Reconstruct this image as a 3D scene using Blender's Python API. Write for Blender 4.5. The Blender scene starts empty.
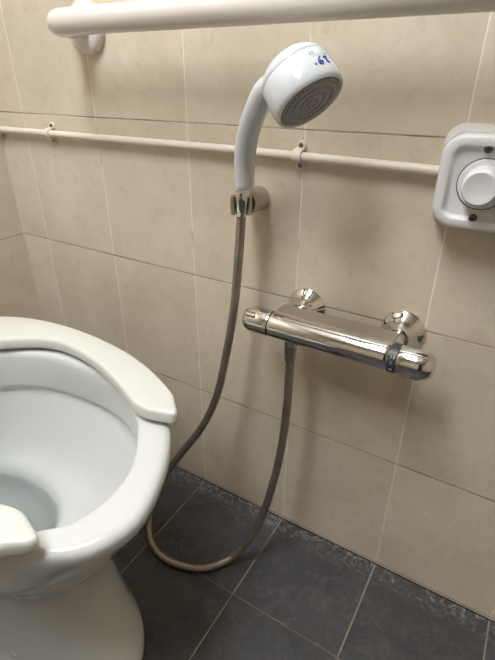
import bpy, bmesh, math, random
from mathutils import Vector, Matrix
random.seed(4)
C = bpy.context.scene.collection
PI = math.pi
V = Vector

# ------------------------------------------------------------------ objects
def thing(name, label, cat, loc=(0, 0, 0), group=None):
    o = bpy.data.objects.new(name, None); C.objects.link(o)
    o.location = loc; o.empty_display_size = .02
    o['label'] = label; o['category'] = cat
    if group: o['group'] = group
    return o

def world_loc(o):
    v = V((0, 0, 0))
    while o is not None:
        v += o.location; o = o.parent
    return v

def obj(name, bm, mat, parent=None, label=None, sharp=40, smooth=True):
    """link a bmesh given in world coordinates as one mesh object"""
    bmesh.ops.recalc_face_normals(bm, faces=bm.faces)
    if parent is not None:
        bmesh.ops.translate(bm, verts=bm.verts, vec=-world_loc(parent))
    me = bpy.data.meshes.new(name); bm.to_mesh(me); bm.free()
    mats = mat if isinstance(mat, (list, tuple)) else [mat]
    for m in mats: me.materials.append(m)
    if smooth:
        for p in me.polygons: p.use_smooth = True
        me.set_sharp_from_angle(angle=math.radians(sharp))
    o = bpy.data.objects.new(name, me); C.objects.link(o)
    o.parent = parent
    if label: o['label'] = label
    return o

def struct(name, bm, mat, smooth=False):
    o = obj(name, bm, mat, smooth=smooth); o['kind'] = 'structure'; return o

# ------------------------------------------------------------------ mesh helpers
def add_box(bm, c, s, bevel=0, seg=3):
    r = bmesh.ops.create_cube(bm, size=1, matrix=Matrix.Translation(c) @ Matrix.Diagonal((*s, 1)))
    if bevel:
        es = list({e for v in r['verts'] for e in v.link_edges})
        bmesh.ops.bevel(bm, geom=es, offset=bevel, segments=seg, affect='EDGES', profile=.5)

def ring_loft(bm, rings, cap0=True, cap1=True, closed=True):
    vs = [[bm.verts.new(p) for p in r] for r in rings]
    n = len(vs[0])
    for a, b in zip(vs, vs[1:]):
        for i in range(n if closed else n - 1):
            j = (i + 1) % n
            bm.faces.new((a[i], a[j], b[j], b[i]))
    if cap0: bm.faces.new(list(reversed(vs[0])))
    if cap1: bm.faces.new(vs[-1])
    return vs

def basis(d):
    d = V(d).normalized()
    a = V((0, 0, 1)) if abs(d.z) < .9 else V((1, 0, 0))
    u = d.cross(a).normalized(); w = d.cross(u).normalized()
    return d, u, w

def lathe(bm, origin, axis, prof, n=48, caps=True):
    """prof: (distance along axis, radius)"""
    d, u, w = basis(axis); o = V(origin); rings = []
    for t, r in prof:
        rings.append([o + d * t + (u * math.cos(2 * PI * i / n) + w * math.sin(2 * PI * i / n)) * max(r, 1e-5) for i in range(n)])
    ring_loft(bm, rings, caps, caps)

def catmull(P, sub=8, closed=False):
    P = [V(p) for p in P]; n = len(P); out = []
    rng = range(n) if closed else range(n - 1)
    for i in rng:
        if closed: p0, p1, p2, p3 = P[(i - 1) % n], P[i], P[(i + 1) % n], P[(i + 2) % n]
        else: p0, p1, p2, p3 = P[max(i - 1, 0)], P[i], P[i + 1], P[min(i + 2, n - 1)]
        # centripetal-like parametrisation
        d1 = max((p1 - p0).length, 1e-6) ** .5; d2 = max((p2 - p1).length, 1e-6) ** .5; d3 = max((p3 - p2).length, 1e-6) ** .5
        m1 = (p1 - p0) / d1 - (p2 - p0) / (d1 + d2) + (p2 - p1) / d2 if (p1 - p0).length > 1e-9 else (p2 - p1) / d2
        m2 = (p2 - p1) / d2 - (p3 - p1) / (d2 + d3) + (p3 - p2) / d3 if (p3 - p2).length > 1e-9 else (p2 - p1) / d2
        m1 *= d2; m2 *= d2
        for k in range(sub):
            t = k / sub; t2 = t * t; t3 = t2 * t
            out.append((2*t3 - 3*t2 + 1) * p1 + (t3 - 2*t2 + t) * m1 + (-2*t3 + 3*t2) * p2 + (t3 - t2) * m2)
    if not closed: out.append(P[-1].copy())
    return out

def tube(bm, pts, rad, n=20, caps=True):
    """sweep a circle along pts with parallel transport; rad a number or list"""
    pts = [V(p) for p in pts]; m = len(pts)
    R = rad if isinstance(rad, (list, tuple)) else [rad] * m
    T = [(pts[min(i + 1, m - 1)] - pts[max(i - 1, 0)]).normalized() for i in range(m)]
    _, u, w = basis(T[0]); rings = []
    for i in range(m):
        u = (u - T[i] * u.dot(T[i])).normalized(); w = T[i].cross(u)
        rings.append([pts[i] + (u * math.cos(2 * PI * k / n) + w * math.sin(2 * PI * k / n)) * R[i] for k in range(n)])
    ring_loft(bm, rings, caps, caps)

def rrect(hx, hz, r, n=8):
    out = []
    for cx, cz, a0 in ((hx - r, hz - r, 0), (-hx + r, hz - r, 90), (-hx + r, -hz + r, 180), (hx - r, -hz + r, 270)):
        for k in range(n + 1):
            a = math.radians(a0 + 90 * k / n)
            out.append((cx + r * math.cos(a), cz + r * math.sin(a)))
    return out

# ------------------------------------------------------------------ materials
def lin(c):
    return tuple(((x / 255) / 12.92 if x / 255 <= .04045 else ((x / 255 + .055) / 1.055) ** 2.4) for x in c) + (1,)

def mat(name, col, rough=.4, metal=0, coat=0, spec=.5, bump=0, bscale=60, emit=None, estr=0):
    m = bpy.data.materials.new(name); m.use_nodes = True
    nt = m.node_tree; b = nt.nodes['Principled BSDF']
    b.inputs['Base Color'].default_value = lin(col)
    b.inputs['Roughness'].default_value = rough
    b.inputs['Metallic'].default_value = metal
    b.inputs['Coat Weight'].default_value = coat
    b.inputs['Specular IOR Level'].default_value = spec
    # a little procedural wear in the gloss of every surface
    tc = nt.nodes.new('ShaderNodeTexCoord'); no = nt.nodes.new('ShaderNodeTexNoise')
    no.inputs['Scale'].default_value = bscale; no.inputs['Detail'].default_value = 4
    nt.links.new(tc.outputs['Object'], no.inputs['Vector'])
    mr = nt.nodes.new('ShaderNodeMapRange')
    mr.inputs['To Min'].default_value = rough * .85; mr.inputs['To Max'].default_value = min(1, rough * 1.2)
    nt.links.new(no.outputs['Fac'], mr.inputs['Value']); nt.links.new(mr.outputs['Result'], b.inputs['Roughness'])
    if bump:
        bp = nt.nodes.new('ShaderNodeBump'); bp.inputs['Strength'].default_value = bump; bp.inputs['Distance'].default_value = .001
        nt.links.new(no.outputs['Fac'], bp.inputs['Height']); nt.links.new(bp.outputs['Normal'], b.inputs['Normal'])
    if emit:
        b.inputs['Emission Color'].default_value = lin(emit); b.inputs['Emission Strength'].default_value = estr
    return m

class NT:
    def __init__(s, m): s.nt = m.node_tree
    def node(s, t, **kw):
        n = s.nt.nodes.new(t)
        for k, v in kw.items(): setattr(n, k, v)
        return n
    def m(s, op, a, b=None, c=None):
        n = s.node('ShaderNodeMath', operation=op)
        for i, x in enumerate((a, b, c)):
            if x is None: continue
            if isinstance(x, (int, float)): n.inputs[i].default_value = x
            else: s.nt.links.new(x, n.inputs[i])
        return n.outputs[0]
    def mix(s, f, a, b, blend='MIX'):
        n = s.node('ShaderNodeMix', data_type='RGBA', blend_type=blend)
        for k, x in ((0, f), (6, a), (7, b)):
            if isinstance(x, (int, float)): n.inputs[k].default_value = x
            elif isinstance(x, tuple): n.inputs[k].default_value = x
            else: s.nt.links.new(x, n.inputs[k])
        return n.outputs[2]
    def noise(s, vec, scale, detail=4, rough=.5, dist=0):
        n = s.node('ShaderNodeTexNoise'); n.inputs['Scale'].default_value = scale
        n.inputs['Detail'].default_value = detail; n.inputs['Roughness'].default_value = rough
        n.inputs['Distortion'].default_value = dist
        s.nt.links.new(vec, n.inputs['Vector']); return n.outputs['Fac']
    def rng(s, v, a, b, c, d, smooth=False):
        n = s.node('ShaderNodeMapRange')
        if smooth: n.interpolation_type = 'SMOOTHSTEP'
        for i, x in enumerate((a, b, c, d)): n.inputs[i + 1].default_value = x
        s.nt.links.new(v, n.inputs[0]); return n.outputs[0]

def tile_mat(name, ua, va, u0, du, v0, dv, colA, colB, groutU, groutV, groutDark, gw, rough, bumpn, kind):
    """tiles on a plane: ua/va name the world axes; lines of constant u run along v"""
    m = bpy.data.materials.new(name); m.use_nodes = True
    N = NT(m); nt = m.node_tree; b = nt.nodes['Principled BSDF']
    tc = N.node('ShaderNodeTexCoord'); sp = N.node('ShaderNodeSeparateXYZ')
    P = tc.outputs['Object']; nt.links.new(P, sp.inputs[0])
    u, v = sp.outputs[ua], sp.outputs[va]
    wob = N.rng(N.noise(P, 9, 2), 0, 1, -.0009, .0009)
    def lines(x, x0, dx):
        q = N.m('DIVIDE', N.m('SUBTRACT', N.m('ADD', x, wob), x0), dx)
        idx = N.m('FLOOR', q); fr = N.m('SUBTRACT', q, idx)
        d = N.m('MULTIPLY', N.m('MINIMUM', fr, N.m('SUBTRACT', 1, fr)), dx)
        return idx, d
    iu, d_u = lines(u, u0, du); iv, d_v = lines(v, v0, dv)
    mu = N.rng(d_u, gw * .6, gw * 1.3, 1, 0, True); mv = N.rng(d_v, gw * .6, gw * 1.3, 1, 0, True)
    wn = N.node('ShaderNodeTexWhiteNoise', noise_dimensions='2D'); cb = N.node('ShaderNodeCombineXYZ')
    nt.links.new(iu, cb.inputs[0]); nt.links.new(iv, cb.inputs[1]); nt.links.new(cb.outputs[0], wn.inputs['Vector'])
    # each tile gets its own piece of the pattern
    off = N.node('ShaderNodeVectorMath', operation='MULTIPLY_ADD')
    nt.links.new(wn.outputs['Color'], off.inputs[0]); off.inputs[1].default_value = (7, 7, 7); nt.links.new(P, off.inputs[2])
    Q = off.outputs[0]
    big = N.rng(N.noise(Q, 7, 5, .6, .4), .3, .7, 0, 1)
    fine = N.noise(Q, 160, 4, .7)
    col = N.mix(big, colA, colB)
    col = N.mix(.16, col, N.mix(wn.outputs['Value'], (.62, .62, .62, 1), (1.0, 1.0, 1.0, 1)), 'MULTIPLY')
    col = N.mix(N.rng(fine, .3, .75, 0, .12), col, (.95, .9, .85, 1) if kind == 'wall' else (.25, .25, .27, 1), 'MULTIPLY' if kind == 'wall' else 'MIX')
    if kind == 'floor':
        cl = N.rng(N.noise(Q, 22, 9, .8, 1.8), .5, .75, 0, .6)
        col = N.mix(cl, col, lin((104, 102, 100)))
        # limescale scuffs along the joint under the wall
        near = N.rng(v, -.045, -.004, 0, 1)
        sc = N.m('MULTIPLY', near, N.rng(N.noise(P, 42, 9, .8, 2.2), .50, .62, 0, .8))
        col = N.mix(sc, col, lin((168, 164, 155)))
    else:
        spk = N.rng(N.noise(Q, 40, 7, .8, .8), .52, .8, 0, .38)
        col = N.mix(spk, col, lin((150, 128, 100)))
    var = N.rng(N.noise(P, 8, 5, .65), .44, .60, 0, 1)
    gU = N.mix(N.m('MULTIPLY', N.rng(N.noise(P, 6, 3, .6), .58, .66, 0, 1), .8), groutU, groutDark); gV = N.mix(N.m('MULTIPLY_ADD', var, .55, .32), groutV, groutDark)
    col = N.mix(N.m('MULTIPLY', mu, .85), col, gU); col = N.mix(N.m('MULTIPLY', mv, .9), col, gV)
    nt.links.new(col, b.inputs['Base Color'])
    g = N.m('MAXIMUM', mu, mv)
    rr = N.m('ADD', N.rng(N.noise(Q, 30, 4), .3, .7, rough * .85, rough * 1.2), N.m('MULTIPLY', g, .35))
    nt.links.new(rr, b.inputs['Roughness'])
    h = N.m('SUBTRACT', N.m('MULTIPLY', N.m('ADD', N.m('MULTIPLY', N.noise(Q, 22, 6, .65), .7), N.m('MULTIPLY', fine, .12)), bumpn), N.m('MULTIPLY', N.rng(N.m('MINIMUM', d_u, d_v), 0, gw * 1.8, 1, 0, True), .45))
    bp = N.node('ShaderNodeBump'); bp.inputs['Strength'].default_value = .7; bp.inputs['Distance'].default_value = .0012
    nt.links.new(h, bp.inputs['Height']); nt.links.new(bp.outputs[0], b.inputs['Normal'])
    b.inputs['Specular IOR Level'].default_value = .4
    return m

tA, tB = lin((222, 210, 189)), lin((207, 193, 170))
gL, gH, gD = lin((240, 230, 214)), lin((206, 190, 168)), lin((96, 80, 64))
M_wall = tile_mat('beige_wall_tiles', 0, 2, 0, .2, .2559, .2499, tA, tB, gL, gH, gD, .0011, .42, .35, 'wall')
M_side = tile_mat('beige_side_tiles', 1, 2, 0, .2, .2559, .2499, tA, tB, gL, gH, gD, .0011, .42, .35, 'wall')
M_floor = tile_mat('slate_floor_tiles', 0, 1, 0, .2, .007, .2, lin((50, 49, 49)), lin((68, 66, 65)), lin((150, 138, 120)), lin((128, 118, 104)), lin((86, 78, 70)), .0013, .5, 1.0, 'floor')
M_ceil = mat('white_ceiling_paint', (225, 222, 214), .8)
M_porc = mat('white_porcelain', (212, 213, 209), .09, coat=.5, bscale=8)
M_seat = mat('cream_seat_plastic', (217, 216, 208), .24, bscale=12)
M_white = mat('white_enamel', (222, 215, 206), .22, coat=.3, bscale=10)
M_pipe = mat('painted_white_conduit', (222, 212, 196), .45, bump=.15, bscale=120)
M_box = mat('white_switch_plastic', (212, 210, 206), .36, bscale=40)
M_knob = mat('white_knob_plastic', (214, 213, 211), .42, bscale=40)
M_show = mat('glossy_white_plastic', (206, 209, 211), .16, coat=.4, bscale=20)
M_chrome = mat('chrome', (222, 220, 216), .07, metal=1, bscale=30)
M_worn = mat('worn_chrome', (188, 181, 172), .22, metal=1, bump=.1, bscale=90)
M_satin = mat('satin_metal_shelf', (200, 194, 188), .3, metal=1, bscale=50)
M_dark = mat('dark_grey_band', (58, 60, 60), .4, bscale=60)
M_black = mat('black_gap', (14, 13, 12), .6)
M_screw = mat('steel_screw', (120, 112, 102), .35, metal=1)
M_ink = mat('blue_marker_ink', (24, 44, 150), .5)
M_print = mat('grey_print', (120, 122, 126), .6)
M_pale = mat('pale_print', (190, 194, 196), .5)
M_rub = mat('grey_rubber_nozzles', (150, 149, 147), .5)
M_lamp = mat('lamp_diffuser', (255, 246, 232), .5, emit=(238, 243, 250), estr=20.5)

# hose: wound metal strip
M_hose = bpy.data.materials.new('wound_metal_hose'); M_hose.use_nodes = True
N = NT(M_hose); b = M_hose.node_tree.nodes['Principled BSDF']
b.inputs['Metallic'].default_value = .9
tc = N.node('ShaderNodeTexCoord'); wv = N.node('ShaderNodeTexWave'); wv.wave_profile = 'SIN'
uvm = N.node('ShaderNodeUVMap'); M_hose.node_tree.links.new(uvm.outputs[0], wv.inputs['Vector'])
wv.bands_direction = 'Y'; wv.inputs['Scale'].default_value = 120
hb = N.node('ShaderNodeBump'); hb.inputs['Strength'].default_value = .45; hb.inputs['Distance'].default_value = .0006
M_hose.node_tree.links.new(wv.outputs['Fac'], hb.inputs['Height']); M_hose.node_tree.links.new(hb.outputs[0], b.inputs['Normal'])
hc = N.mix(N.rng(N.noise(tc.outputs['Object'], 18, 4), .3, .7, 0, 1), lin((184, 176, 164)), lin((150, 140, 127)))
M_hose.node_tree.links.new(hc, b.inputs['Base Color']); b.inputs['Roughness'].default_value = .28

# water
M_water = bpy.data.materials.new('water'); M_water.use_nodes = True
b = M_water.node_tree.nodes['Principled BSDF']
b.inputs['Base Color'].default_value = (.93, .96, .96, 1); b.inputs['Roughness'].default_value = .02
b.inputs['Transmission Weight'].default_value = 1; b.inputs['IOR'].default_value = 1.33

# ------------------------------------------------------------------ the room
XL, XR, YF, ZC = -.4836, 1.75, -2.5, 2.05
def slab(x0, x1, y0, y1, z0, z1):
    bm = bmesh.new(); add_box(bm, ((x0 + x1) / 2, (y0 + y1) / 2, (z0 + z1) / 2), (x1 - x0, y1 - y0, z1 - z0)); return bm
struct('floor', slab(XL - .1, XR + .1, YF - .1, .1, -.1, 0), M_floor)
struct('ceiling', slab(XL - .1, XR + .1, YF - .1, .1, ZC, ZC + .1), M_ceil)
struct('wall_back', slab(XL - .1, XR + .1, 0, .1, 0, ZC), M_wall)
struct('wall_front', slab(XL - .1, XR + .1, YF - .1, YF, 0, ZC), M_wall)
struct('wall_left', slab(XL - .1, XL, YF, 0, 0, ZC), M_side)
struct('wall_right', slab(XR, XR + .1, YF, 0, 0, ZC), M_side)
bm = bmesh.new(); add_box(bm, (.75, YF + .02, 1.0), (.86, .04, 1.99), .004); d1 = struct('added_door_1', bm, mat('added_dark_door', (48, 36, 28), .4))  # unseen door, added to give the chrome dark reflections
bm = bmesh.new(); lathe(bm, (.41, YF + .04, 1.0), (0, 1, 0), [(0, .024), (.006, .024), (.008, .010), (.04, .009), (.045, .02), (.062, .022), (.068, .012)], 32)
obj('added_door_handle', bm, M_chrome, d1)
# dark sealant joint where the wall tiles meet the floor
bm = bmesh.new(); add_box(bm, ((XL + XR) / 2, -.0009, .0009), (XR - XL - .002, .0018, .0018))
struct('trim_1', bm, mat('dark_joint', (58, 50, 44), .8))

bm = bmesh.new(); add_box(bm, (XL + .0009, -.0009, ZC / 2), (.0018, .0018, ZC - .006)); struct('trim_2', bm, mat('corner_grout', (214, 202, 184), .7))
# ceiling lamp
LX, LY = .06, -.80
t = thing('ceiling_light', 'long white ceiling lamp with glowing diffuser', 'lamp', (LX, LY, ZC))
bm = bmesh.new(); add_box(bm, (LX, LY, ZC - .05), (.36, .96, .10), .006); obj('lamp_frame', bm, M_white, t)
bm = bmesh.new(); add_box(bm, (LX, LY, ZC - .12), (.32, .92, .05), .015); obj('diffuser', bm, M_lamp, t)

# ------------------------------------------------------------------ grab bar
GZ, GY, GX = .886, -.075, -.188
t = thing('grab_bar', 'thick white enamelled grab bar across the top of the tiled wall', 'grab bar', (GX, 0, GZ))
pts = [(GX, -.004, GZ), (GX, -.02, GZ), (GX, -.036, GZ)]
rb = .036
for k in range(1, 10):
    a = PI / 2 * k / 10
    pts.append((GX + rb * (1 - math.cos(a)), -.039 - rb * math.sin(a), GZ))
pts += [(GX + rb, GY, GZ), (0, GY, GZ), (.2, GY, GZ), (.4, GY, GZ), (.62, GY, GZ)]
for k in range(1, 10):
    a = PI / 2 * k / 10
    pts.append((.62 + rb * math.sin(a), GY + rb * (1 - math.cos(a)), GZ))
pts += [(.656, -.036, GZ), (.656, -.004, GZ)]
bm = bmesh.new(); tube(bm, pts, .0172, 32); obj('bar', bm, M_white, t)
for x in (GX, .656):
    bm = bmesh.new(); lathe(bm, (x, 0, GZ), (0, -1, 0), [(0, .037), (.006, .038), (.010, .0365), (.013, .032), (.015, .022)], 48)
    obj('wall_flange', bm, M_white, t)

# ------------------------------------------------------------------ surface conduit and its clips
def pz(x): return .7242 - .004 * max(0, (x - .1)) / .29 * 1.0
PR = .0059; PY = -.0105
t = thing('conduit', 'thin painted white conduit running level along the tiles to the rotary switch', 'pipe', (XL, PY, .7242))
px = [XL + .0062 + .44 * k / 10 for k in range(11)] + [.0, .05, .1, .15, .2, .25, .3, .35, .392]
bm = bmesh.new(); tube(bm, [(x, PY, pz(x)) for x in px], PR, 24); obj('pipe', bm, M_pipe, t)
bm = bmesh.new(); tube(bm, [(.004, PY, pz(.0)), (.0105, PY, pz(.0))], .0064, 24); obj('coupling', bm, M_pipe, t)

def make_clip(x, label, ears=(1, -1)):
    z = pz(x); r = thing('pipe_clip', label, 'pipe clip', (x, 0, z), 'saddle clips on the conduit')
    # saddle band with two flat ears
    prof = []
    ro, ri = PR + .0028, PR + .0002
    w = .0065
    bm = bmesh.new()
    n = 18
    outer = [(-(.0022), ro + .010)] + [( -.0022, ro + .003)]
    arc = []
    for k in range(n + 1):
        a = math.radians(78 - 156 * k / n)
        arc.append((PY - ro * math.cos(a) , ro * math.sin(a)))
    path = ([(-.0024, .0100)] if len(ears) == 2 else []) + arc + [(-.0024, -.0100)]
    iarc = []
    for k in range(n + 1):
        a = math.radians(78 - 156 * k / n)
        iarc.append((PY - ri * math.cos(a), ri * math.sin(a)))
    ipath = ([(-.0003, .0094)] if len(ears) == 2 else []) + iarc + [(-.0003, -.0094)]
    v = [[bm.verts.new((x + s * w, y, z + q)) for (y, q) in path] for s in (-1, 1)]
    vi = [[bm.verts.new((x + s * w, y, z + q)) for (y, q) in ipath] for s in (-1, 1)]
    for i in range(len(path) - 1):
        bm.faces.new((v[0][i], v[0][i + 1], v[1][i + 1], v[1][i])); bm.faces.new((vi[0][i], vi[1][i], vi[1][i + 1], vi[0][i + 1]))
        for s in (0, 1): bm.faces.new((v[s][i], v[s][i + 1], vi[s][i + 1], vi[s][i]))
    for i in (0, -1): bm.faces.new((v[0][i], v[1][i], vi[1][i], vi[0][i]))
    for s in ears:
        rings = []
        for y in (0.0, -.0020, -.0028):
            rr = .0066 - (.0006 if y < -.0022 else 0)
            rings.append([(x + rr * math.cos(2 * PI * k / 24), y, z + s * .0124 + rr * math.sin(2 * PI * k / 24)) for k in range(24)])
        ring_loft(bm, rings)
    obj('saddle', bm, M_pipe, r)
    for s in ears:
        bm = bmesh.new(); lathe(bm, (x, -.0024, z + s * .0130), (0, -1, 0), [(0, .0033), (.0010, .0033), (.0014, .0026), (.0008, .0014), (.0006, .0004)], 16)
        obj('screw', bm, M_screw, r)
    return r
make_clip(-.3185, 'small white saddle clip on the conduit at its left stretch, below the grab bar end')
make_clip(.1965, 'small white saddle clip on the conduit just under the shower head')
make_clip(-.472, 'small white saddle clip on the conduit in the room corner', (-1,))

# ------------------------------------------------------------------ rotary switch
BX, BZ = .434, .7150
t = thing('rotary_switch', 'square white wall switch with round knob at the conduit end', 'switch', (BX, 0, BZ))
def rr_ring(hx, hz, r, y): return [(BX + a, y, BZ + c) for a, c in rrect(hx, hz, r, 8)]
bm = bmesh.new()
ring_loft(bm, [rr_ring(.055, .0575, .022, 0), rr_ring(.0545, .057, .022, -.004), rr_ring(.050, .053, .023, -.030), rr_ring(.0490, .052, .023, -.0325)])
obj('back_box', bm, M_box, t)
bm = bmesh.new()
ring_loft(bm, [rr_ring(.047, .050, .024, -.0325), rr_ring(.0478, .0508, .0245, -.034), rr_ring(.0475, .0505, .0245, -.041), rr_ring(.0462, .0492, .024, -.0445),
               rr_ring(.0440, .0470, .022, -.0460), rr_ring(.0368, .0395, .013, -.0464), rr_ring(.0360, .0387, .0125, -.0460), rr_ring(.0335, .0362, .0105, -.0412), rr_ring(.0325, .0352, .010, -.0406)])
obj('faceplate', bm, M_box, t)
bm = bmesh.new(); lathe(bm, (BX + .0005, -.0404, BZ), (0, -1, 0), [(0, .0272), (.0008, .0272)], 56); obj('gap_ring', bm, M_black, t)
bm = bmesh.new(); lathe(bm, (BX + .0005, -.0404, BZ), (0, -1, 0), [(0, .0263), (.0012, .0263), (.0022, .0255), (.0024, .0205)], 56)
k = obj('knob', bm, M_knob, t)
bm = bmesh.new(); lathe(bm, (BX + .0005, -.0425, BZ), (0, -1, 0), [(0, .0203), (.004, .0201), (.022, .0188), (.0248, .0180), (.0262, .0166), (.0263, .0158), (.0258, .0145)], 56)
obj('knob_cap', bm, M_knob, k)
for dz, dx in ((.0355, -.002), (-.0355, -.002)):
    bm = bmesh.new(); c = (BX + dx, -.0445 if dz > 0 else -.0445, BZ + dz + (.001 if dz > 0 else -.001))
    lathe(bm, c, (0, -1, 0), [(-.004, .0044), (.0008, .0044), (.0018, .0036), (.0021, .0016)], 24)
    s = obj('screw', bm, M_screw, t)
    bm = bmesh.new()
    add_box(bm, V(c) + V((0, -.0021, 0)), (.0045, .0006, .0011)); add_box(bm, V(c) + V((0, -.0021, 0)), (.0011, .00062, .0045))
    obj('screw_slot', bm, M_black, s, smooth=False)

# ------------------------------------------------------------------ shower holder
HX, HZ = .131, .6570
t = thing('shower_holder', 'worn chrome round wall bracket holding the hand shower', 'shower bracket', (HX, 0, HZ))
bm = bmesh.new(); lathe(bm, (HX, 0, HZ), (.08, -1, .02), [(0, .0178), (.003, .0182), (.006, .0178), (.030, .0162), (.041, .0155), (.043, .0145)], 48)
obj('bracket_body', bm, M_worn, t)
NX, NY = .1385, -.0640
# jaws: two curved cheeks either side of the nut
for s in (-1, 1):
    bm = bmesh.new(); rings = []
    for zz, rr in ((-.0125, .0135), (-.0115, .0150), (0, .0158), (.0115, .0150), (.0125, .0135)):
        ring = []
        A0, A1 = ((math.radians(-62), math.radians(80)) if s < 0 else (math.radians(-4), math.radians(80)))
        m = 14
        for q in range(m + 1):
            a = A0 + (A1 - A0) * q / m
            ring.append((NX + s * rr * math.cos(a), NY + rr * math.sin(a), HZ + .003 + zz))
        for q in range(m, -1, -1):
            a = A0 + (A1 - A0) * q / m
            ring.append((NX + s * .0098 * math.cos(a), NY + .0098 * math.sin(a), HZ + .003 + zz))
        rings.append(ring)
    ring_loft(bm, rings); obj('jaw', bm, M_worn, t)

# ------------------------------------------------------------------ hand shower
FC = V((.2685, -.1400, .7945)); FN = V((.659, -.193, -.727)).normalized(); AX = -FN
t = thing('hand_shower', 'white plastic hand shower hanging in the chrome bracket', 'hand shower', (.1440, -.0660, .6800))
HP = [(0,0,0), (0.1452, -0.0660, 0.6857), (0.1477, -0.0700, 0.7048), (0.1524, -0.0770, 0.7273), (0.1670, -0.0910, 0.7590), (0.1854, -0.1060, 0.7834), (.208, -.120, .806), tuple(FC + AX * .026)]
hp = catmull(HP[1:], 8)
n = len(hp); rad = []
for i in range(n):
    q = i / (n - 1)
    rad.append(.0132 + .0008 * math.sin(q * PI) if q < .5 else .0140 - .0016 * (q - .5) / .5)
rad[0] = .0118
bm = bmesh.new(); tube(bm, hp, rad, 28); obj('handle', bm, M_show, t)
bm = bmesh.new()
lathe(bm, FC, AX, [(.0008, .0330), (-.0012, .0338), (-.0016, .0355), (.0002, .0372), (.003, .0381), (.008, .0385), (.0305, .0376), (.0312, .0370), (.0320, .0374), (.038, .0350), (.044, .0300), (.049, .0225), (.0522, .012), (.053, .002)], 72)
head = obj('shower_head', bm, M_show, t, sharp=50)
bm = bmesh.new()
prof = [(.001, .0328)]
for k, r in enumerate((.0326, .0290, .0285, .0250, .0245, .0205, .0200, .0165, .0160, .0120, .0115, .0080, .0075, .0040, .0035, .001)):
    prof.append((-.0012 - (.0010 if (k // 2) % 2 else 0), r))
lathe(bm, FC, AX, prof, 72); face = obj('spray_face', bm, M_rub, head, label='grey spray face with concentric rings', sharp=30)
bm = bmesh.new()
_, fu, fw = basis(AX)
for r, m in ((.0308, 40), (.0227, 30), (.0142, 20), (.0062, 8)):
    for k in range(m):
        a = 2 * PI * k / m
        c = FC + (fu * math.cos(a) + fw * math.sin(a)) * r
        lathe(bm, c, AX, [(-.0004, .0011), (-.0022, .0008), (-.0024, .0004)], 6)
o = obj('nozzle', bm, mat('pale_nozzles', (196, 195, 192), .5), face); o['kind'] = 'stuff'

# print and marker digits on the side of the head
def cyl_frame(ang):
    """unit radial direction of the head at angle ang and the tangent reading left to right"""
    return None
def on_head(e1, e2, s, h, rr):
    """s = arc length around, h = distance from face towards the dome"""
    a = s / rr
    return FC + AX * h + (e1 * math.cos(a) + e2 * math.sin(a)) * rr
cam_loc = V((.4872, -.6187, .8142))
up = V((.46, -.66, .59)); e1 = (up - AX * up.dot(AX)).normalized(); e2 = AX.cross(e1).normalized()
if e2.dot(V((.17, .29, .08))) < 0: e2 = -e2
def stroke(bm, pts, w, rr=.0386):
    """thin raised stroke on the head side through (s, h) points"""
    P = [on_head(e1, e2, s, h, rr) for s, h in pts]
    tube(bm, P, w * 1.3, 6)
S0, H0 = .0075, .0100     # where the marking sits
bm = bmesh.new()
six = [(0.0048, .0085), (.0030, .0068), (.0016, .0042), (.0014, .0020), (.0028, .0004), (.0046, .0008), (.0052, .0026), (.0040, .0040), (.0022, .0034)]
two = [(.0082, .0066), (.0094, .0080), (.0110, .0076), (.0112, .0060), (.0104, .0040), (.0110, .0020), (.0126, .0012)]
def S(p): return [(S0 + a * 1.12, H0 + b_) for a, b_ in p]
stroke(bm, catmull([(*q, 0) for q in S(six)], 4) and [(q.x, q.y) for q in catmull([(*q, 0) for q in S(six)], 4)], .0006)
stroke(bm, [(q.x, q.y) for q in catmull([(*q, 0) for q in S(two)], 4)], .0006)
obj('marker_digits', bm, M_ink, head, label='handwritten blue 62')
bm = bmesh.new()
for hh, a0, a1 in ((.0100, -.002, .016), (.0122, .003, .018), (.0070, .0150, .020)):
    s = a0
    while s < a1:
        l = random.uniform(.0006, .0016)
        stroke(bm, S([(s, hh), (s + l * .5, hh), (s + l, hh)]), .00014); s += l + .0008
ov = [(-.0010 + .0024 * math.cos(2 * PI * k / 20), .0138 + .0013 * math.sin(2 * PI * k / 20)) for k in range(21)]
stroke(bm, S(ov), .00013)
dot = [(-.0022 + .0006 * math.cos(2 * PI * k / 8), .0022 + .0006 * math.sin(2 * PI * k / 8)) for k in range(9)]
stroke(bm, S(dot), .0005)
obj('small_print', bm, M_print, head, label='tiny grey print')

# ------------------------------------------------------------------ thermostatic mixer
MY, MZ = -.075, .495
t = thing('thermostatic_mixer', 'chrome horizontal bar shower mixer on the beige tiles', 'shower mixer', (.29, 0, MZ))
def cap(x0, x1, r, rnd):   # capsule profile with rounding at the far end
    L = x1 - x0; pr = [(0, r * .985), (.0012, r)]
    for k in range(0, 11):
        a = PI / 2 * k / 10
        pr.append((L - rnd + rnd * math.sin(a), (r - rnd * .82) + rnd * .82 * math.cos(a) if k < 10 else r - rnd * .82))
    pr.append((L + .0004, .003))
    return pr
bm = bmesh.new(); lathe(bm, (.2000, MY, MZ), (1, 0, 0), [(0, .0192), (.0012, .0199), (.006, .0200), (.170, .0200), (.1752, .0199), (.1765, .0190)], 64)
body = obj('body', bm, M_chrome, t)
bm = bmesh.new(); lathe(bm, (.1985, MY, MZ), (-1, 0, 0), cap(0, .0465, .0200, .018), 64)
k1 = obj('flow_knob', bm, M_chrome, t)
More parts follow.
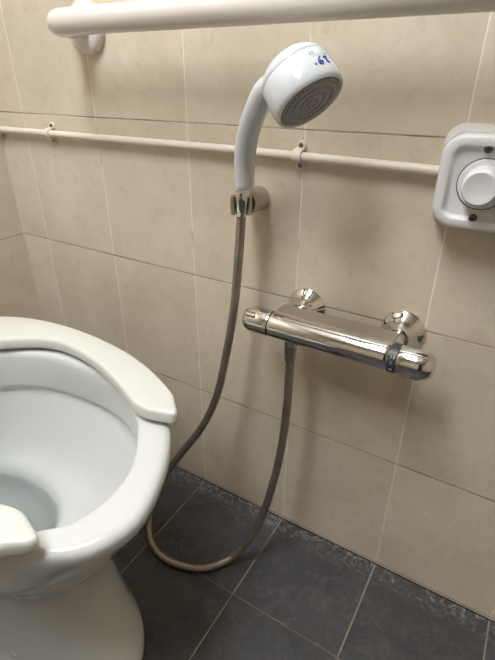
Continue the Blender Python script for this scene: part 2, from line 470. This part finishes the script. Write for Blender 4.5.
# small raised grip on the flow knob
bm = bmesh.new(); add_box(bm, (.1710, MY - .0130, MZ + .0135), (.016, .010, .0070), .0028, 4); obj('grip', bm, M_chrome, k1)
bm = bmesh.new(); lathe(bm, (.1975, MY, MZ), (1, 0, 0), [(0, .0186), (.004, .0186)], 48); obj('gap', bm, M_black, t)
bm = bmesh.new(); lathe(bm, (.3762, MY, MZ), (1, 0, 0), [(0, .0190), (.0008, .0203), (.0110, .0203), (.0118, .0192)], 64)
band = obj('scale_band', bm, M_dark, t, label='dark grey ring with pale scale marks')
bm = bmesh.new(); lathe(bm, (.3880, MY, MZ), (1, 0, 0), cap(0, .0450, .0200, .018), 64)
k2 = obj('temperature_knob', bm, M_chrome, t)
bm = bmesh.new(); lathe(bm, (.3925, MY - .0125, MZ - .0118), (1, 0, 0), [(0, .0005), (.002, .0030), (.006, .0046), (.014, .0050), (.022, .0044), (.028, .0026), (.030, .0004)], 24); obj('grip', bm, M_chrome, k2)
# scale marks: 3 8 and C on the band
def band_pt(x, a, r=.0205): return V((x, MY - r * math.cos(a), MZ + r * math.sin(a)))
def glyph(bm, segs, x0, a0, sz):
    for seg in segs:
        tube(bm, [band_pt(x0 + u * sz, a0 + v_ * sz / .0205) for u, v_ in seg], .00033, 5)
three = [[(-.4, .9), (0, 1), (.45, .75), (.3, .3), (0, .1), (.4, -.2), (.45, -.7), (0, -1), (-.45, -.8)]]
eight = [[(.4 * math.sin(q), .5 + .5 * math.cos(q)) for q in [i * PI / 5 for i in range(11)]], [(.45 * math.sin(q), -.5 + .5 * math.cos(q)) for q in [i * PI / 5 for i in range(11)]]]
cee = [[(.5, .7), (0, 1), (-.5, .5), (-.5, -.5), (0, -1), (.5, -.7)]]
bm = bmesh.new()
glyph(bm, three, .3802, math.radians(31), .0019); glyph(bm, eight, .3843, math.radians(31), .0019)
glyph(bm, cee, .3822, math.radians(8), .0019)
glyph(bm, [[(-1.2, 0), (1.2, 0)], [(-1.2, .5), (1.2, .5)]], .3822, math.radians(-21), .0017)
obj('scale_marks', bm, M_pale, band)
# flat shelf on top, reaching back to the unions
bm = bmesh.new()
sec = [(-.0815, .5128), (-.0800, .5142), (-.0400, .5142), (-.0375, .5120), (-.0375, .5080), (-.0420, .5040), (-.0600, .5000), (-.0800, .5060)]
rings = []
for x, f in ((.2006, .96), (.2015, 1), (.3740, 1), (.3750, .96)):
    rings.append([(x, -.06 + (y + .06) * f, .508 + (z - .508) * f) for y, z in sec])
ring_loft(bm, rings); obj('shelf', bm, M_satin, t, label='satin flat top plate', sharp=30)
for x in (.2205, .3720):
    bm = bmesh.new()
    lathe(bm, (x, 0, .4985), (0, -1, 0), [(0, .0312), (.0020, .0316), (.0034, .0308), (.0060, .0280), (.0095, .0243), (.0140, .0205), (.0190, .0174), (.0250, .0152), (.0268, .0146), (.0275, .0130)], 56)
    obj('wall_flange', bm, M_chrome, t, sharp=40)
    bm = bmesh.new(); lathe(bm, (x, -.026, .4985), (0, -1, 0), [(0, .0110), (.045, .0110)], 32); obj('union', bm, M_chrome, t)
bm = bmesh.new(); lathe(bm, (.2315, MY, MZ - .017), (0, 0, -1), [(0, .0105), (.006, .0105), (.0075, .0095), (.010, .0095)], 32); obj('outlet', bm, M_chrome, t)

# ------------------------------------------------------------------ hose
HOSE = [(.1400, -.0645, .6560), (.1388, -.0640, .6441), (0.1339, -0.0625, 0.5935), (0.1256, -0.0620, 0.5109), (0.1130, -0.0680, 0.4197), (0.0940, -0.0800, 0.3167), (0.0672, -0.0940, 0.2473), (0.0297, -0.1120, 0.1822), (-0.0012, -0.1330, 0.1184), (-0.0177, -0.1500, 0.0569),
        (-0.0180, -0.1680, 0.0200), (0.0080, -0.1930, 0.0082), (0.0497, -0.2062, 0.0077), (0.0879, -0.2022, 0.0077), (0.1316, -0.1825, 0.0077), (0.1640, -0.1450, 0.0150), (0.1887, -0.1220, 0.0553), (0.2077, -0.1050, 0.1181), (0.2212, -0.0900, 0.2017), (0.2290, -0.0800, 0.2876), (0.2320, -0.0760, 0.3690), (.2315, -.0750, .4300), (.2315, -.0750, .4420)]
t = thing('shower_hose', 'long brownish metal shower hose looping down onto the dark floor', 'hose', (.14, -.0645, .656))
hp = catmull(HOSE, 14)
bm = bmesh.new(); tube(bm, hp, .0068, 18)
# UV: v runs along the length for the wound strip
uvl = bm.loops.layers.uv.new('UVMap')
bm.verts.ensure_lookup_table()
acc = [0]
for a, b_ in zip(hp, hp[1:]): acc.append(acc[-1] + (b_ - a).length)
idx = {v: i for i, v in enumerate(bm.verts)}
for f in bm.faces:
    for l in f.loops:
        i = idx[l.vert]; l[uvl].uv = (.5, acc[i // 18])
obj('hose', bm, M_hose, t, sharp=60)
bm = bmesh.new(); lathe(bm, (.1412, -.0650, .6790), (-.05, -.01, -1), [(0, .0100), (.002, .0106), (.012, .0100), (.026, .0086), (.033, .0080), (.034, .0072)], 28); obj('nut', bm, M_chrome, t, label='chrome cone nut in the bracket')
bm = bmesh.new(); lathe(bm, (.2315, MY, .4672), (0, 0, -1), [(0, .0092), (.012, .0092), (.014, .0086), (.026, .0080), (.027, .0070)], 28); obj('nut', bm, M_worn, t, label='dull grey nut under the mixer')

# ------------------------------------------------------------------ toilet
t = thing('toilet', 'white porcelain toilet with an open-front seat, hose beside it', 'toilet', (-.15, -.37, 0))
NA = 112
TC = V((-.08, -.37, 0))
def polar(ctrl, c=TC):
    """closed control polygon -> NA points at equal angles about c"""
    P = catmull([(x, y, 0) for x, y in ctrl], 24, True)
    A = [(math.atan2(p.y - c.y, p.x - c.x), (p - c).length) for p in P]
    A.sort(); out = []
    A = [(A[-1][0] - 2 * PI, A[-1][1])] + A + [(A[0][0] + 2 * PI, A[0][1])]
    for k in range(NA):
        a = -PI + 2 * PI * (k + .5) / NA
        for (a0, r0), (a1, r1) in zip(A, A[1:]):
            if a0 <= a <= a1:
                f = (a - a0) / max(a1 - a0, 1e-9); out.append((a, r0 + (r1 - r0) * f)); break
    return out
def ring(o, z, off=0, c=TC, sc=1): return [V((c.x + (r + off) * sc * math.cos(a), c.y + (r + off) * sc * math.sin(a), z)) for a, r in o]
def lerp(A, B, f): return [a.lerp(b_, f) for a, b_ in zip(A, B)]
O = polar([(.2195, -.392), (.216, -.419), (.201, -.449), (.174, -.470), (.133, -.492), (.06, -.522), (-.03, -.543), (-.12, -.550), (-.22, -.545), (-.32, -.525), (-.42, -.500), (-.476, -.47), (-.478, -.37),
           (-.476, -.27), (-.42, -.235), (-.32, -.210), (-.22, -.192), (-.12, -.186), (-.03, -.192), (.05, -.206), (.100, -.226), (.145, -.254), (.176, -.290), (.204, -.341)])
I = polar([(.167, -.385), (.162, -.426), (.140, -.453), (.095, -.480), (.03, -.502), (-.06, -.512), (-.15, -.500), (-.22, -.460), (-.25, -.37),
           (-.22, -.280), (-.15, -.235), (-.06, -.222), (.02, -.230), (.084, -.259), (.124, -.296), (.158, -.345)])
Q = polar([(.185, -.380), (.181, -.410), (.164, -.445), (.149, -.467), (.118, -.498), (.03, -.520), (-.05, -.530), (-.12, -.533), (-.24, -.520), (-.36, -.490), (-.46, -.460), (-.475, -.37),
           (-.46, -.28), (-.36, -.250), (-.24, -.220), (-.12, -.205), (-.05, -.208), (.03, -.222), (.09, -.246), (.130, -.272), (.158, -.302), (.178, -.342)])
Pt = polar([(.080, -.372), (.072, -.405), (.035, -.440), (-.03, -.460), (-.12, -.466), (-.24, -.464), (-.36, -.458), (-.465, -.452), (-.475, -.37),
            (-.465, -.288), (-.36, -.280), (-.24, -.276), (-.12, -.276), (-.03, -.284), (.035, -.306), (.070, -.338)])
Pf = polar([(.143, -.377), (.134, -.402), (.108, -.428), (.07, -.445), (.02, -.466), (-.08, -.488), (-.22, -.496), (-.36, -.486), (-.465, -.468), (-.475, -.37),
            (-.465, -.272), (-.36, -.264), (-.22, -.264), (-.08, -.268), (.02, -.281), (.078, -.304), (.108, -.323), (.134, -.352)])
SC = V((-.085, -.37, 0))
def ell(cx, cy, a_, b_, z):
    return [V((cx + a_ * math.cos(-PI + 2 * PI * (k + .5) / NA), cy + b_ * math.sin(-PI + 2 * PI * (k + .5) / NA), z)) for k in range(NA)]
R = []
R.append(ring(Pf, 0.0005, -.001)); R.append(ring(Pf, .006)); R.append(ring(Pf, .018, -.0005))
R.append(ring(Pf, .026, -.005))
for f, z in ((.34, .045), (.60, .07), (.82, .10), (.95, .13), (1, .16)):
    R.append([V((*p.xy, z)) for p in lerp(ring(Pf, z), ring(Pt, z), f)])
for f, z in ((.03, .185), (.11, .205), (.25, .228), (.40, .250), (.54, .275), (.69, .300), (.85, .322), (.96, .337)):
    R.append([V((*p.xy, z)) for p in lerp(ring(Pt, z), ring(Q, z), f)])
for f, z in ((0, .347), (.22, .357), (.52, .370), (.80, .384), (.95, .395)):
    R.append([V((*p.xy, z)) for p in lerp(ring(Q, z), ring(O, z), f)])
R += [ring(O, .404, -.0004), ring(O, .4092, -.0028), ring(O, .4122, -.0070), ring(O, .4132, -.013)]
R += [ring(I, .4132, .010), ring(I, .4122, .005), ring(I, .4092, .0018), ring(I, .403, .000), ring(I, .385, 0), ring(I, .350, .0005), ring(I, .3420, .0018), ring(I, .3395, .006), ring(I, .335, .006)]
Ib = ring(I, .335, .006)
S = ell(-.140, -.362, .113, .064, 0)
for f, z in ((.06, .322), (.14, .306), (.26, .282), (.40, .256), (.54, .235), (.68, .219), (.82, .209), (.93, .202), (1, .192)):
    R.append([V((*p.xy, z)) for p in lerp(Ib, S, f)])
R += [ell(-.143, -.363, .109, .0615, .180), ell(-.150, -.366, .098, .056, .150), ell(-.16, -.368, .080, .048, .125), ell(-.18, -.368, .03, .02, .112)]
bm = bmesh.new(); ring_loft(bm, R); obj('bowl', bm, M_porc, t, sharp=50)
bm = bmesh.new(); ring_loft(bm, [ell(-.18, -.368, .032, .022, .110), ell(-.16, -.368, .082, .050, .124), ell(-.150, -.366, .100, .058, .150), ell(-.143, -.363, .1105, .063, .179)])
obj('water', bm, M_water, t)
# bolt cover on the side of the foot
for sy in (-1,):
    bm = bmesh.new(); lathe(bm, (-.02, -.37 + sy * .093, .043), (0, sy, .25), [(-.01, .012), (.002, .012), (.006, .009), (.0075, .004)], 24); obj('bolt_cover', bm, M_white, t)

for bx_, by_ in ((.085, -.238), (.085, -.502), (-.30, -.25), (-.30, -.49)):
    bm = bmesh.new(); lathe(bm, (bx_, by_, .4125), (0, 0, 1), [(0, .008), (.0065, .007)], 20); obj('buffer', bm, M_seat, t)
# seat: horseshoe open to the front, built station by station
out_h = [(.1700, -.2580), (.138, -.2320), (.109, -.2170), (.060, -.1970), (.010, -.1830), (-.045, -.1745), (-.10, -.1710), (-.160, -.1735), (-.215, -.1830), (-.265, -.2010), (-.320, -.238), (-.36, -.285), (-.378, -.335)]
in_h = [(.1050, -.2770), (.080, -.2640), (.052, -.2520), (.020, -.2400), (-.012, -.2300), (-.045, -.2230), (-.080, -.2185), (-.120, -.2190), (-.155, -.231), (-.190, -.2560), (-.220, -.285), (-.240, -.320), (-.247, -.350)]
def mir(L): return [(x, -.74 - y) for x, y in reversed(L)]
co = catmull([(x, y, 0) for x, y in out_h + mir(out_h)], 5); ci = catmull([(x, y, 0) for x, y in in_h + mir(in_h)], 5)
z0, z1 = .4185, .4400
def section(o_, i_, shr=0, vs=1):
    """rounded cross-section from outer to inner; shr pulls ends in"""
    d = (i_ - o_); L = d.length; d /= L
    ring = []; m = 28; hw = L / 2 - shr; hh = (z1 - z0) / 2 * vs; mid = (o_ + i_) / 2
    for k in range(m):
        a = 2 * PI * k / m; c_, s_ = math.cos(a), math.sin(a)
        ex = .46
        ux = math.copysign(abs(c_) ** ex, c_); uz = math.copysign(abs(s_) ** (ex * 1.5), s_)
        # constant corner radius look: limit the side rounding to about the thickness
        x = math.copysign(hw - min(hh * 1.1, hw) * (1 - abs(c_) ** .55 if abs(c_) > 0 else 1), c_) if abs(c_) > .02 else 0
        crown = 0
        ring.append(mid + d * x + V((0, 0, (z0 + z1) / 2 + hh * uz + crown)))
    return ring
n = len(co); rings = []
def endst(i, j, ext):
    o_, i_ = co[i], ci[i]; dd = ((co[i] + ci[i]) / 2 - (co[j] + ci[j]) / 2).normalized()
    L = []
    for k in range(10):                        # quarter-ellipse rounding of the end, in plan and in height
        q = PI / 2 * k / 9.0; q = min(q, PI / 2 * .985)
        e = -.018 + (.020 + ext) * math.cos(q); sh = .020 * (1 - math.sin(q)); vs = .30 + .70 * max(0, 1 - (1 - math.sin(q)) ** 1.5) ** .6
        L.append(section(o_ + dd * e, i_ + dd * e, sh, vs))
    return L
ST = 5
rings += endst(0, 10, .003)
for i in range(ST, n - ST): rings.append(section(co[i], ci[i]))
rings += list(reversed(endst(n - 1, n - 11, .014)))
bm = bmesh.new(); ring_loft(bm, rings); obj('seat', bm, M_seat, t, label='cream horseshoe seat open at the front', sharp=70)

# ------------------------------------------------------------------ light, world, camera
w = bpy.data.worlds.new('World'); bpy.context.scene.world = w; w.use_nodes = True
w.node_tree.nodes['Background'].inputs[0].default_value = (.9, .85, .78, 1); w.node_tree.nodes['Background'].inputs[1].default_value = .3

cam = bpy.data.cameras.new('camera'); co_ = bpy.data.objects.new('camera', cam); C.objects.link(co_)
cam.sensor_fit = 'VERTICAL'; cam.sensor_height = 24; cam.lens = 24 * 465.94 / 660
cam.clip_start = .01
co_.location = (.4872, -.6187, .8142); co_.rotation_euler = (math.radians(61.756), math.radians(-.261), math.radians(31.4398))
s = bpy.context.scene; s.camera = co_
s.view_settings.view_transform = 'Standard'; s.view_settings.look = 'None'; s.view_settings.gamma = 1; s.view_settings.use_curve_mapping = False
s.view_settings.exposure = 0.6
